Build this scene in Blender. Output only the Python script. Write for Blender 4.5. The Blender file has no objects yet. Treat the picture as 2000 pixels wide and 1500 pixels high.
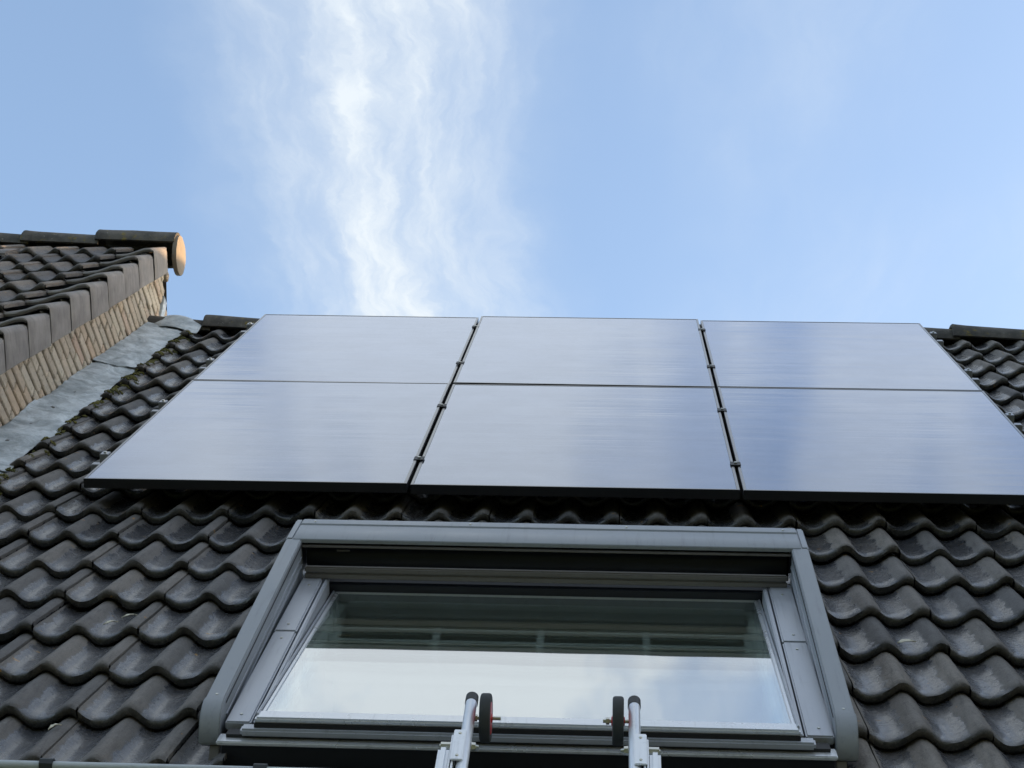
import bpy, bmesh, math, random
from mathutils import Matrix, Vector, noise as mnoise
rnd = random.Random(7)
scene = bpy.context.scene
COL = scene.collection

# ------------------------------------------------------------------ frame of the roof
PITCH = math.radians(47.0)
Z0 = 5.2                                   # height of the lower edge of the solar array
RM = Matrix.Translation((0, 0, Z0)) @ Matrix.Rotation(PITCH, 4, 'X')   # roof (u, v, n) -> world
def W(u, v, n): return RM @ Vector((u, v, n))
IRM = RM.inverted()

# ------------------------------------------------------------------ camera
cam = bpy.data.objects.new('camera', bpy.data.cameras.new('camera'))
COL.objects.link(cam)
cam.data.sensor_fit = 'HORIZONTAL'; cam.data.sensor_width = 36.0
cam.data.lens = 3665.2247 / 2000 * 36.0
cam.data.clip_start = 0.05; cam.data.clip_end = 2000
def rodrigues(r):
    v = Vector(r); return Matrix.Rotation(v.length, 3, v.normalized())
CAMR = rodrigues((0.0042, 0.0534, 0.0146))
b_ = 0.2
BASE = Matrix(((1, 0, 0), (0, -math.sin(b_), -math.cos(b_)), (0, math.cos(b_), -math.sin(b_))))
R_rc = CAMR @ BASE                          # roof -> camera (x right, y down, z forward)
t_rc = Vector((-1.5058, 0.3308, 6.5917))
cpos = -(R_rc.transposed() @ t_rc)
M3 = R_rc.transposed() @ Matrix(((1, 0, 0), (0, -1, 0), (0, 0, -1)))
cam.matrix_world = RM @ (Matrix.Translation(cpos) @ M3.to_4x4())
scene.camera = cam

# ------------------------------------------------------------------ sun, sky, exposure
SUN_AZ = math.radians(74)                   # from +Y towards +X
SUN_EL = math.radians(14)
sd = Vector((math.sin(SUN_AZ) * math.cos(SUN_EL), math.cos(SUN_AZ) * math.cos(SUN_EL), math.sin(SUN_EL)))
sl = bpy.data.lights.new('sun', 'SUN'); sl.energy = 3.4; sl.angle = math.radians(0.5); sl.color = (1.0, 0.62, 0.3)
sun = bpy.data.objects.new('sun', sl); COL.objects.link(sun)
sun.rotation_euler = sd.to_track_quat('Z', 'Y').to_euler(); sun.location = (20, 20, 25)

world = bpy.data.worlds.new('World'); scene.world = world; world.use_nodes = True
wn = world.node_tree; wn.nodes.clear()
def N(t, typ, **kw):
    n = t.nodes.new(typ)
    for k, v in kw.items(): setattr(n, k, v)
    return n
def math_node(t, op, a, b=None, c=None, clamp=False):
    n = N(t, 'ShaderNodeMath', operation=op, use_clamp=clamp)
    for i, x in enumerate((a, b, c)):
        if x is None: continue
        if isinstance(x, (int, float)): n.inputs[i].default_value = x
        else: t.links.new(x, n.inputs[i])
    return n.outputs[0]
def maprange(t, x, a, b, c=0.0, d=1.0, smooth=True):
    n = N(t, 'ShaderNodeMapRange', interpolation_type='SMOOTHSTEP' if smooth else 'LINEAR')
    t.links.new(x, n.inputs['Value'])
    for k, v in zip(('From Min', 'From Max', 'To Min', 'To Max'), (a, b, c, d)): n.inputs[k].default_value = v
    return n.outputs[0]
def noise_node(t, vec, scale, detail=4, rough=.55, dist=0.0):
    n = N(t, 'ShaderNodeTexNoise'); n.inputs['Scale'].default_value = scale; n.inputs['Detail'].default_value = detail
    n.inputs['Roughness'].default_value = rough; n.inputs['Distortion'].default_value = dist
    if vec is not None: t.links.new(vec, n.inputs['Vector'])
    return n.outputs['Fac']
def mixcol(t, f, a, b, blend='MIX'):
    n = N(t, 'ShaderNodeMix', data_type='RGBA', blend_type=blend)
    for i, x in zip((0, 6, 7), (f, a, b)):
        if isinstance(x, (int, float)): n.inputs[i].default_value = x
        elif isinstance(x, (tuple, list)): n.inputs[i].default_value = (*x[:3], 1)
        else: t.links.new(x, n.inputs[i])
    return n.outputs[2]
sky = N(wn, 'ShaderNodeTexSky', sky_type='NISHITA', sun_disc=False)
sky.sun_elevation = SUN_EL; sky.sun_rotation = SUN_AZ
sky.air_density = 1.0; sky.dust_density = 2.2; sky.ozone_density = 1.6; sky.altitude = 10
tc = N(wn, 'ShaderNodeTexCoord')
sep = N(wn, 'ShaderNodeSeparateXYZ'); wn.links.new(tc.outputs['Generated'], sep.inputs[0])
zc = math_node(wn, 'MAXIMUM', sep.outputs[2], 0.06)
px = math_node(wn, 'DIVIDE', sep.outputs[0], zc); py = math_node(wn, 'DIVIDE', sep.outputs[1], zc)
def comb(x, y, z=0.0):
    n = N(wn, 'ShaderNodeCombineXYZ')
    for i, v in enumerate((x, y, z)):
        if isinstance(v, (int, float)): n.inputs[i].default_value = v
        else: wn.links.new(v, n.inputs[i])
    return n.outputs[0]
# cirrus: a streak running along +Y over the ridge, wider overhead, fibres along its length
warp = math_node(wn, 'MULTIPLY', math_node(wn, 'SUBTRACT', noise_node(wn, comb(px, math_node(wn, 'MULTIPLY', py, .8)), 4.0, 2), .5), .10)
warp2 = math_node(wn, 'MULTIPLY', math_node(wn, 'SUBTRACT', noise_node(wn, comb(px, py, 3.0), 11.0, 5, .6), .5), .06)
pxw = math_node(wn, 'ADD', math_node(wn, 'ADD', px, warp), warp2)
ctr = math_node(wn, 'SUBTRACT', pxw, maprange(wn, py, .55, .95, -.08, -.182))
bw = maprange(wn, py, 0.62, 0.95, 0.27, 0.175)
band = math_node(wn, 'SUBTRACT', 1.0, math_node(wn, 'DIVIDE', math_node(wn, 'ABSOLUTE', ctr), bw), clamp=True)
f1 = noise_node(wn, comb(math_node(wn, 'MULTIPLY', pxw, 16.0), math_node(wn, 'MULTIPLY', py, 2.6), 4.4), 1.0, 6, .58)
f2 = noise_node(wn, comb(math_node(wn, 'MULTIPLY', pxw, 40.0), math_node(wn, 'MULTIPLY', py, 13.0), 5.1), 1.0, 6, .6)
f3 = noise_node(wn, comb(math_node(wn, 'MULTIPLY', px, 3.2), math_node(wn, 'MULTIPLY', py, 1.9), 9.0), 1.0, 4, .5)
dens = math_node(wn, 'ADD', math_node(wn, 'MULTIPLY', f1, .85), math_node(wn, 'MULTIPLY', f2, .4))
streak = math_node(wn, 'MULTIPLY', maprange(wn, band, 0.05, 1.0), maprange(wn, dens, .42, .95, 0, .95))
veil = math_node(wn, 'MULTIPLY', maprange(wn, band, 0.0, 1.0), maprange(wn, py, .6, .95, .36, .34))
wisps = math_node(wn, 'MULTIPLY', maprange(wn, f3, .45, .8), maprange(wn, dens, .42, .95, 0.08, .3))
high = math_node(wn, 'MULTIPLY', maprange(wn, py, .88, .6), maprange(wn, noise_node(wn, comb(math_node(wn, 'MULTIPLY', px, 7.5), math_node(wn, 'MULTIPLY', py, 5.0), 2.2), 1.0, 4, .5), .4, .6, .0, .72))
cover = math_node(wn, 'ADD', math_node(wn, 'ADD', streak, veil), math_node(wn, 'ADD', math_node(wn, 'ADD', wisps, high), .06), clamp=True)
cover = math_node(wn, 'MULTIPLY', cover, maprange(wn, sep.outputs[2], .05, .3))
bg_sky = N(wn, 'ShaderNodeBackground'); bg_sky.inputs['Strength'].default_value = 0.15
wn.links.new(sky.outputs[0], bg_sky.inputs['Color'])
bg_cl = N(wn, 'ShaderNodeBackground'); bg_cl.inputs['Color'].default_value = (0.86, 0.935, 1.0, 1); bg_cl.inputs['Strength'].default_value = 0.355
mixw = N(wn, 'ShaderNodeMixShader'); wo = N(wn, 'ShaderNodeOutputWorld')
wn.links.new(cover, mixw.inputs[0]); wn.links.new(bg_sky.outputs[0], mixw.inputs[1]); wn.links.new(bg_cl.outputs[0], mixw.inputs[2])
wn.links.new(mixw.outputs[0], wo.inputs['Surface'])

vs = scene.view_settings
vs.view_transform = 'Standard'; vs.look = 'None'; vs.gamma = 1.0; vs.use_curve_mapping = False; vs.exposure = 1.5
scene.cycles.max_bounces = 10; scene.cycles.transparent_max_bounces = 12

# ------------------------------------------------------------------ materials
def mat(name, base=(.5, .5, .5), rough=.6, metal=0.0, build=None, ior=1.5, spec=.5):
    m = bpy.data.materials.new(name); m.use_nodes = True
    t = m.node_tree; p = t.nodes['Principled BSDF']
    p.inputs['Base Color'].default_value = (*base, 1); p.inputs['Roughness'].default_value = rough
    p.inputs['Metallic'].default_value = metal; p.inputs['IOR'].default_value = ior
    p.inputs['Specular IOR Level'].default_value = spec
    if build: build(t, p)
    return m
def objvec(t, seed=True, scale=(1, 1, 1)):
    c = N(t, 'ShaderNodeTexCoord'); v = c.outputs['Object']
    mp = N(t, 'ShaderNodeMapping'); mp.inputs['Scale'].default_value = scale
    t.links.new(v, mp.inputs['Vector'])
    if seed:
        oi = N(t, 'ShaderNodeObjectInfo')
        mul = N(t, 'ShaderNodeVectorMath', operation='SCALE'); mul.inputs['Scale'].default_value = 37.0
        cb = N(t, 'ShaderNodeCombineXYZ'); t.links.new(oi.outputs['Random'], cb.inputs[0]); t.links.new(oi.outputs['Random'], cb.inputs[2])
        t.links.new(cb.outputs[0], mul.inputs[0]); t.links.new(mul.outputs[0], mp.inputs['Location'])
    return mp.outputs[0]
def randv(t): return N(t, 'ShaderNodeObjectInfo').outputs['Random']
def bump(t, p, h, strength=.3, dist=.01):
    b = N(t, 'ShaderNodeBump'); b.inputs['Strength'].default_value = strength; b.inputs['Distance'].default_value = dist
    t.links.new(h, b.inputs['Height']); t.links.new(b.outputs[0], p.inputs['Normal'])
def link(t, a, p, k): t.links.new(a, p.inputs[k])

def tile_build(crest, pan, lichen=.72, gloss=(.34, .8), coat=False):
    def f(t, p):
        v = objvec(t)
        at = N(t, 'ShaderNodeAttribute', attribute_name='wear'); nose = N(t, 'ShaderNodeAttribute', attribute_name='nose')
        big = noise_node(t, v, 16, 4, .6); fine = noise_node(t, v, 190, 4, .75); mid = noise_node(t, v, 55, 5, .7)
        w = math_node(t, 'ADD', at.outputs['Fac'], math_node(t, 'MULTIPLY', math_node(t, 'SUBTRACT', mid, .5), .55))
        w = math_node(t, 'ADD', w, math_node(t, 'MULTIPLY', math_node(t, 'SUBTRACT', big, .5), .7))
        wf = maprange(t, w, .36, .56)
        c = mixcol(t, wf, pan, crest)
        c = mixcol(t, maprange(t, big, .35, .75, 0, .45), c, tuple(x * 1.45 for x in crest))
        c = mixcol(t, maprange(t, mid, .55, .8, 0, .5), c, tuple(x * .5 for x in pan))
        c = mixcol(t, maprange(t, fine, .54, .7, 0, .65), c, (.22, .205, .185))
        c = mixcol(t, maprange(t, fine, .46, .34, 0, .55), c, (.03, .03, .03))
        c = mixcol(t, math_node(t, 'MULTIPLY', nose.outputs['Fac'], maprange(t, mid, .3, .6, 1, .55)), c, (.022, .023, .022))  # nose faces darkened: algae dirt plus shade put into the colour
        stn = noise_node(t, objvec(t, True, (75, 7, 75)), 1.0, 5, .65)
        c = mixcol(t, maprange(t, stn, .5, .7, 0, .6), c, tuple(x * .45 for x in crest))
        c = mixcol(t, maprange(t, stn, .46, .3, 0, .35), c, tuple(x * 1.5 for x in crest))
        if coat:
            link(t, maprange(t, wf, .7, 0, 0, .55), p, 'Coat Weight'); link(t, maprange(t, mid, .3, .7, .1, .32), p, 'Coat Roughness')
        r = randv(t)
        c = mixcol(t, 1.0, c, mixcol(t, r, (.66, .68, .72), (1.3, 1.24, 1.16)), 'MULTIPLY')
        lv = noise_node(t, v, 13, 5, .7); lm = maprange(t, lv, lichen, lichen + .04)
        lm = math_node(t, 'MULTIPLY', lm, maprange(t, mid, .42, .55))
        c = mixcol(t, lm, c, (.42, .22, .035))
        mo = math_node(t, 'MULTIPLY', maprange(t, noise_node(t, v, 34, 5, .7), .66, .74), .75)
        c = mixcol(t, mo, c, (.2, .195, .175))
        link(t, c, p, 'Base Color')
        rg = maprange(t, wf, 0, 1, gloss[0], gloss[1], False)
        rg = math_node(t, 'ADD', rg, math_node(t, 'MULTIPLY', math_node(t, 'SUBTRACT', mid, .5), .3), clamp=True)
        link(t, rg, p, 'Roughness')
        h = math_node(t, 'ADD', math_node(t, 'MULTIPLY', fine, .35), math_node(t, 'MULTIPLY', mid, .8))
        bump(t, p, h, .8, .006)
    return f
M = {}
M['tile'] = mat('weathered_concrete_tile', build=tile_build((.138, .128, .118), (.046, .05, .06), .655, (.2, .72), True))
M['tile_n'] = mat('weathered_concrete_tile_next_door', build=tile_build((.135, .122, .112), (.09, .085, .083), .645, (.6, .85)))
def verge_b(t, p):
    v = objvec(t); big = noise_node(t, v, 9, 5, .6); st = noise_node(t, objvec(t, True, (14, 14, 3)), 3.0, 5, .6)
    c = mixcol(t, maprange(t, big, .3, .75), (.19, .175, .165), (.28, .26, .24))
    c = mixcol(t, maprange(t, st, .5, .75, 0, .5), c, (.08, .072, .07))
    c = mixcol(t, maprange(t, noise_node(t, v, 70, 4, .7), .62, .72, 0, .4), c, (.23, .215, .195))
    link(t, c, p, 'Base Color'); bump(t, p, noise_node(t, v, 160, 4, .7), .3, .003)
M['verge'] = mat('grey_concrete_verge', rough=.8, build=verge_b)
def ridge_b(t, p):
    v = objvec(t); big = noise_node(t, v, 11, 5, .65); y = noise_node(t, v, 17, 6, .7)
    c = mixcol(t, maprange(t, big, .35, .7), (.06, .056, .05), (.13, .118, .1))
    c = mixcol(t, maprange(t, y, .56, .66, 0, .85), c, (.2, .15, .03))
    c = mixcol(t, maprange(t, noise_node(t, v, 45, 4, .7), .64, .7, 0, .7), c, (.28, .27, .24))
    link(t, c, p, 'Base Color'); bump(t, p, noise_node(t, v, 90, 5, .75), .6, .008)
M['ridge'] = mat('lichen_covered_ridge', rough=.9, build=ridge_b)
def cap_b(t, p):
    v = objvec(t); c = mixcol(t, noise_node(t, v, 20, 5, .6), (.15, .13, .105), (.29, .25, .205))
    link(t, c, p, 'Base Color'); bump(t, p, noise_node(t, v, 120, 4, .7), .3, .004)
M['cap'] = mat('pale_concrete_ridge_end', rough=.85, build=cap_b)
def brick_b(t, p):
    v = objvec(t); r = randv(t)
    cr = N(t, 'ShaderNodeValToRGB'); t.links.new(r, cr.inputs[0])
    e = cr.color_ramp.elements
    e[0].position = 0; e[0].color = (.48, .41, .33, 1); e[1].position = 1; e[1].color = (.6, .48, .34, 1)
    for pos, c in ((.3, (.6, .53, .43)), (.55, (.54, .44, .34)), (.75, (.62, .55, .45)), (.88, (.56, .42, .33))):
        x = cr.color_ramp.elements.new(pos); x.color = (*c, 1)
    c = mixcol(t, maprange(t, noise_node(t, v, 55, 5, .7), .52, .72, 0, .75), cr.outputs[0], (.2, .165, .13))
    c = mixcol(t, maprange(t, noise_node(t, v, 24, 4, .6), .55, .7, 0, .5), c, (.6, .54, .45))
    link(t, c, p, 'Base Color'); bump(t, p, noise_node(t, v, 110, 5, .75), .8, .01)
M['brick'] = mat('sandy_yellow_brick', rough=.9, build=brick_b)
def mortar_b(t, p):
    v = objvec(t); link(t, mixcol(t, noise_node(t, v, 40, 5, .6), (.17, .15, .125), (.32, .29, .24)), p, 'Base Color')
M['mortar'] = mat('mortar', rough=.95, build=mortar_b)
def lead_b(t, p):
    v = objvec(t); a = noise_node(t, v, 7, 6, .65, .8); b = noise_node(t, v, 30, 5, .65, .4)
    c = mixcol(t, maprange(t, a, .32, .68), (.3, .34, .36), (.62, .67, .7))
    c = mixcol(t, maprange(t, b, .5, .75, 0, .6), c, (.22, .25, .265))
    c = mixcol(t, maprange(t, noise_node(t, v, 75, 4, .7), .66, .73, 0, .6), c, (.6, .63, .65))
    link(t, c, p, 'Base Color'); link(t, maprange(t, b, .2, .8, .35, .65, False), p, 'Roughness')
    bump(t, p, math_node(t, 'ADD', a, math_node(t, 'MULTIPLY', b, .4)), .5, .02)
M['lead'] = mat('oxidised_lead', rough=.5, metal=.1, build=lead_b)
M['dark_lead'] = mat('dark_lead_apron', rough=.7, build=lambda t, p: link(t, mixcol(t, noise_node(t, objvec(t), 14, 5, .65), (.028, .026, .024), (.06, .055, .048)), p, 'Base Color'))
def alu_b(base, var=.12, rough=(.35, .5)):
    def f(t, p):
        v = objvec(t); a = noise_node(t, v, 5, 4, .6); d = noise_node(t, v, 120, 3, .7)
        c = mixcol(t, a, tuple(x * (1 - var) for x in base), tuple(x * (1 + var) for x in base))
        c = mixcol(t, maprange(t, d, .68, .76, 0, .35), c, (.12, .12, .12))
        c = mixcol(t, maprange(t, noise_node(t, v, 22, 5, .7), .58, .75, 0, .3), c, tuple(x * .62 for x in base))
        st = noise_node(t, objvec(t, True, (60, 3, 60)), 1.0, 5, .65)
        c = mixcol(t, maprange(t, st, .52, .72, 0, .35), c, tuple(x * .5 for x in base))
        link(t, c, p, 'Base Color'); link(t, maprange(t, a, .3, .7, rough[0], rough[1], False), p, 'Roughness')
        bump(t, p, noise_node(t, v, 400, 2, .6), .05, .002)
    return f
M['shutter'] = mat('grey_painted_aluminium', build=alu_b((.255, .275, .3)))
M['cover'] = mat('grey_lacquered_window_cover', metal=.35, build=alu_b((.42, .44, .48), .12, (.28, .42)))
M['brightalu'] = mat('bright_aluminium_strip', metal=.6, build=alu_b((.72, .74, .77), .08, (.22, .36)))
M['slat'] = mat('dull_shutter_slat', rough=.55, build=alu_b((.135, .125, .115)))
M['seal'] = mat('black_rubber_seal', (.012, .012, .013), .6)
M['darkbox'] = mat('dark_painted_frame', (.012, .014, .022), .5)
def sashin_b(t, p):
    link(t, mixcol(t, noise_node(t, objvec(t), 12, 4), (.85, .87, .85), (.92, .93, .91)), p, 'Base Color')
M['lining'] = mat('white_inner_lining', rough=.6, build=sashin_b)
M['room'] = mat('dim_room_plaster', (.75, .76, .72), .9)
def pane_glass():
    m = bpy.data.materials.new('window_glass'); m.use_nodes = True; t = m.node_tree; t.nodes.clear()
    lw = N(t, 'ShaderNodeLayerWeight'); lw.inputs['Blend'].default_value = .5
    fres = math_node(t, 'MULTIPLY_ADD', math_node(t, 'POWER', lw.outputs['Facing'], 1.55), .94, .05)
    g = N(t, 'ShaderNodeBsdfGlossy'); g.inputs['Roughness'].default_value = .012; g.inputs['Color'].default_value = (1, 1, 1, 1)
    tr = N(t, 'ShaderNodeBsdfTransparent'); tr.inputs['Color'].default_value = (.93, .98, .95, 1)
    v = objvec(t, False); dirt = maprange(t, noise_node(t, v, 38, 3, .7), .74, .77, 0, .5)
    d = N(t, 'ShaderNodeBsdfDiffuse'); d.inputs['Color'].default_value = (.2, .19, .17, 1)
    bp = N(t, 'ShaderNodeBump'); bp.inputs['Strength'].default_value = .07; bp.inputs['Distance'].default_value = .02
    t.links.new(noise_node(t, v, 1.6, 2), bp.inputs['Height'])
    t.links.new(bp.outputs[0], g.inputs['Normal'])
    mx = N(t, 'ShaderNodeMixShader'); m2 = N(t, 'ShaderNodeMixShader'); o = N(t, 'ShaderNodeOutputMaterial')
    t.links.new(fres, mx.inputs[0]); t.links.new(tr.outputs[0], mx.inputs[1]); t.links.new(g.outputs[0], mx.inputs[2])
    t.links.new(dirt, m2.inputs[0]); t.links.new(mx.outputs[0], m2.inputs[1]); t.links.new(d.outputs[0], m2.inputs[2])
    t.links.new(m2.outputs[0], o.inputs['Surface'])
    return m
M['glass'] = pane_glass()
def panel_b(t, p):
    v = objvec(t, True, (1, 1, 1)); sx = objvec(t, True, (.6, 8, 1))
    streak = noise_node(t, sx, 1.6, 4, .55); blot = noise_node(t, v, 2.2, 3, .5)
    link(t, mixcol(t, blot, (.008, .009, .014), (.016, .018, .026)), p, 'Base Color')
    r = math_node(t, 'ADD', maprange(t, streak, .35, .7, .07, .12, False), math_node(t, 'MULTIPLY', math_node(t, 'SUBTRACT', blot, .5), .06))
    link(t, r, p, 'Roughness')
    h = math_node(t, 'ADD', math_node(t, 'MULTIPLY', streak, .35), math_node(t, 'MULTIPLY', noise_node(t, v, 1.3, 2), 1.0))
    bump(t, p, h, .13, .02)
def pv_glass():
    m = mat('dark_solar_glass', rough=.15, build=panel_b); t = m.node_tree
    p = t.nodes['Principled BSDF']; o = [n for n in t.nodes if n.type == 'OUTPUT_MATERIAL'][0]
    lw = N(t, 'ShaderNodeLayerWeight'); lw.inputs['Blend'].default_value = .5
    fac = math_node(t, 'MULTIPLY_ADD', math_node(t, 'POWER', lw.outputs['Facing'], 3.25), .95, .02)
    gls = N(t, 'ShaderNodeBsdfGlossy'); gls.inputs['Color'].default_value = (.79, .85, 1, 1)
    t.links.new(p.inputs['Roughness'].links[0].from_socket, gls.inputs['Roughness'])
    t.links.new(p.inputs['Normal'].links[0].from_socket, gls.inputs['Normal'])
    dust = noise_node(t, objvec(t, True), 5.0, 6, .65)
    fac = math_node(t, 'MULTIPLY', fac, maprange(t, dust, .3, .7, .93, 1.03))
    mx = N(t, 'ShaderNodeMixShader'); t.links.new(fac, mx.inputs[0]); t.links.new(p.outputs[0], mx.inputs[1]); t.links.new(gls.outputs[0], mx.inputs[2])
    t.links.new(mx.outputs[0], o.inputs['Surface'])
    return m
M['pv'] = pv_glass()
def frame_mat():
    m = mat('black_anodised_frame', (.012, .012, .014), .35); t = m.node_tree
    p = t.nodes['Principled BSDF']; o = [n for n in t.nodes if n.type == 'OUTPUT_MATERIAL'][0]
    lw = N(t, 'ShaderNodeLayerWeight'); lw.inputs['Blend'].default_value = .5
    fac = math_node(t, 'MULTIPLY', math_node(t, 'POWER', lw.outputs['Facing'], 3.0), .75)
    gls = N(t, 'ShaderNodeBsdfGlossy'); gls.inputs['Roughness'].default_value = .3
    mx = N(t, 'ShaderNodeMixShader'); t.links.new(fac, mx.inputs[0]); t.links.new(p.outputs[0], mx.inputs[1]); t.links.new(gls.outputs[0], mx.inputs[2])
    t.links.new(mx.outputs[0], o.inputs['Surface'])
    return m
M['pvframe'] = frame_mat()
M['clamp'] = mat('black_clamp', (.02, .02, .022), .5, .3)
M['rail'] = mat('silver_mounting_rail', metal=.7, build=alu_b((.36, .37, .39), .1, (.3, .45)))
M['zinc'] = mat('pale_grey_gutter', build=alu_b((.42, .46, .48), .08, (.35, .5)))
M['strap'] = mat('dark_gutter_strap', (.03, .036, .042), .6)
M['ladder'] = mat('brushed_ladder_aluminium', metal=.4, build=alu_b((.78, .81, .86), .06, (.3, .42)))
M['steel'] = mat('zinc_plated_bolt', (.55, .56, .53), .3, .8)
def rub_b(t, p):
    v = objvec(t); link(t, mixcol(t, noise_node(t, v, 40, 4), (.022, .026, .028), (.05, .055, .056)), p, 'Base Color')
M['rubber'] = mat('black_rubber_tyre', rough=.75, build=rub_b)
M['red'] = mat('red_plastic_hub', (.5, .02, .025), .4)
M['plastic'] = mat('dark_plastic_cap', (.022, .024, .023), .55)
def moss_b(t, p):
    v = objvec(t, False); a = noise_node(t, v, 9, 4); b = noise_node(t, v, 60, 3)
    c = mixcol(t, maprange(t, a, .35, .65), (.06, .065, .016), (.17, .155, .045))
    link(t, mixcol(t, maprange(t, b, .5, .8, 0, .6), c, (.05, .04, .02)), p, 'Base Color')
M['moss'] = mat('green_moss', rough=1.0, build=moss_b)
def leaf_b(t, p):
    v = objvec(t); link(t, mixcol(t, noise_node(t, v, 90, 4), (.5, .46, .34), (.68, .65, .54)), p, 'Base Color')
M['leaf'] = mat('pale_dry_leaf', rough=.8, build=leaf_b)
def grass_b(t, p):
    v = objvec(t, False); link(t, mixcol(t, noise_node(t, v, .6, 6, .65), (.035, .06, .015), (.08, .1, .03)), p, 'Base Color')
M['lawn'] = mat('lawn', rough=1.0, build=grass_b)
M['deck'] = mat('dark_underlay', (.02, .019, .018), .95)
M['wallbrick'] = mat('yellow_brick_wall', rough=.9, build=lambda t, p: link(t, mixcol(t, noise_node(t, objvec(t, False), 8, 6, .7), (.36, .29, .2), (.5, .42, .31)), p, 'Base Color'))

# ------------------------------------------------------------------ mesh helpers
def link_obj(name, me, parent=None, mtx=None):
    o = bpy.data.objects.new(name, me); COL.objects.link(o)
    if parent is not None: o.parent = parent
    if mtx is not None: o.matrix_local = mtx
    return o
def empty(name, mtx, parent=None):
    o = bpy.data.objects.new(name, None); o.empty_display_size = .2; COL.objects.link(o)
    if parent is not None: o.parent = parent
    o.matrix_local = mtx
    return o
def tag(o, label, cat, group=None):
    o['label'] = label; o['category'] = cat
    if group: o['group'] = group
    return o
def mesh(name, verts, faces, m, smooth=False, angle=None, normals=True):
    me = bpy.data.meshes.new(name); me.from_pydata([tuple(v) for v in verts], [], faces); me.validate()
    if normals:
        bm = bmesh.new(); bm.from_mesh(me); bmesh.ops.recalc_face_normals(bm, faces=bm.faces); bm.to_mesh(me); bm.free()
    if m: me.materials.append(m)
    if smooth:
        for p in me.polygons: p.use_smooth = True
        if angle: me.set_sharp_from_angle(angle=math.radians(angle))
    return me
def box_mesh(name, x0, x1, y0, y1, z0, z1, m, bev=.002, seg=2):
    bm = bmesh.new(); bmesh.ops.create_cube(bm, size=1)
    for v in bm.verts:
        v.co = Vector(((x0 + x1) / 2 + v.co.x * (x1 - x0), (y0 + y1) / 2 + v.co.y * (y1 - y0), (z0 + z1) / 2 + v.co.z * (z1 - z0)))
    if bev: bmesh.ops.bevel(bm, geom=list(bm.edges), offset=min(bev, (x1 - x0) * .4, (y1 - y0) * .4, (z1 - z0) * .4), segments=seg, affect='EDGES')
    me = bpy.data.meshes.new(name); bm.to_mesh(me); bm.free(); me.materials.append(m)
    for p in me.polygons: p.use_smooth = True
    me.set_sharp_from_angle(angle=math.radians(50))
    return me
def box(name, parent, u, v, n, m, bev=.002):
    return link_obj(name, box_mesh(name, u[0], u[1], v[0], v[1], n[0], n[1], m, bev), parent)
def prism_u(name, parent, pts, u0, u1, m, bev=.0015, smooth=True, angle=35):
    """closed (v, n) outline extruded along u"""
    bm = bmesh.new()
    a = [bm.verts.new((u0, y, z)) for y, z in pts]; b = [bm.verts.new((u1, y, z)) for y, z in pts]
    k = len(pts)
    bm.faces.new(a[::-1]); bm.faces.new(b)
    for i in range(k): bm.faces.new((a[i], a[(i + 1) % k], b[(i + 1) % k], b[i]))
    bmesh.ops.recalc_face_normals(bm, faces=bm.faces)
    if bev:
        ed = [e for e in bm.edges if len(e.link_faces) == 2 and e.calc_face_angle(0) > math.radians(40)]
        bmesh.ops.bevel(bm, geom=ed, offset=bev, segments=2, affect='EDGES')
    me = bpy.data.meshes.new(name); bm.to_mesh(me); bm.free(); me.materials.append(m)
    if smooth:
        for p in me.polygons: p.use_smooth = True
        me.set_sharp_from_angle(angle=math.radians(angle))
    return link_obj(name, me, parent)
def cyl_mesh(name, p0, p1, r0, r1, m, seg=20, cap=True, bev=0.0):
    p0, p1 = Vector(p0), Vector(p1); d = (p1 - p0).normalized(); q = d.to_track_quat('Z', 'Y').to_matrix()
    L = (p1 - p0).length
    prof = [(r0, 0), (r1, L)] if not bev else [(r0 - bev, 0), (r0, bev), (r1, L - bev), (r1 - bev, L)]
    V, F = [], []
    for r, z in prof:
        for i in range(seg):
            a = 2 * math.pi * i / seg; V.append(p0 + q @ Vector((r * math.cos(a), r * math.sin(a), z)))
    for j in range(len(prof) - 1):
        for i in range(seg):
            F.append((j * seg + i, j * seg + (i + 1) % seg, (j + 1) * seg + (i + 1) % seg, (j + 1) * seg + i))
    if cap:
        F.append(tuple(range(seg))[::-1]); F.append(tuple(range((len(prof) - 1) * seg, len(prof) * seg)))
    return mesh(name, V, F, m, True, 40)
def lathe_mesh(name, c, axis, prof, m, seg=32):
    """prof = (radius, offset along axis)"""
    c = Vector(c); q = Vector(axis).to_track_quat('Z', 'Y').to_matrix(); V, F = [], []
    k = len(prof)
    for r, z in prof:
        for i in range(seg):
            a = 2 * math.pi * i / seg; V.append(c + q @ Vector((r * math.cos(a), r * math.sin(a), z)))
    for j in range(k - 1):
        for i in range(seg): F.append((j * seg + i, j * seg + (i + 1) % seg, (j + 1) * seg + (i + 1) % seg, (j + 1) * seg + i))
    return mesh(name, V, F, m, True, 35)

# ------------------------------------------------------------------ setting: ground
g = link_obj('ground', mesh('ground', [(-300, -300, 0), (300, -300, 0), (300, 300, 0), (-300, 300, 0)], [(0, 1, 2, 3)], M['lawn']))
g['kind'] = 'structure'

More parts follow.
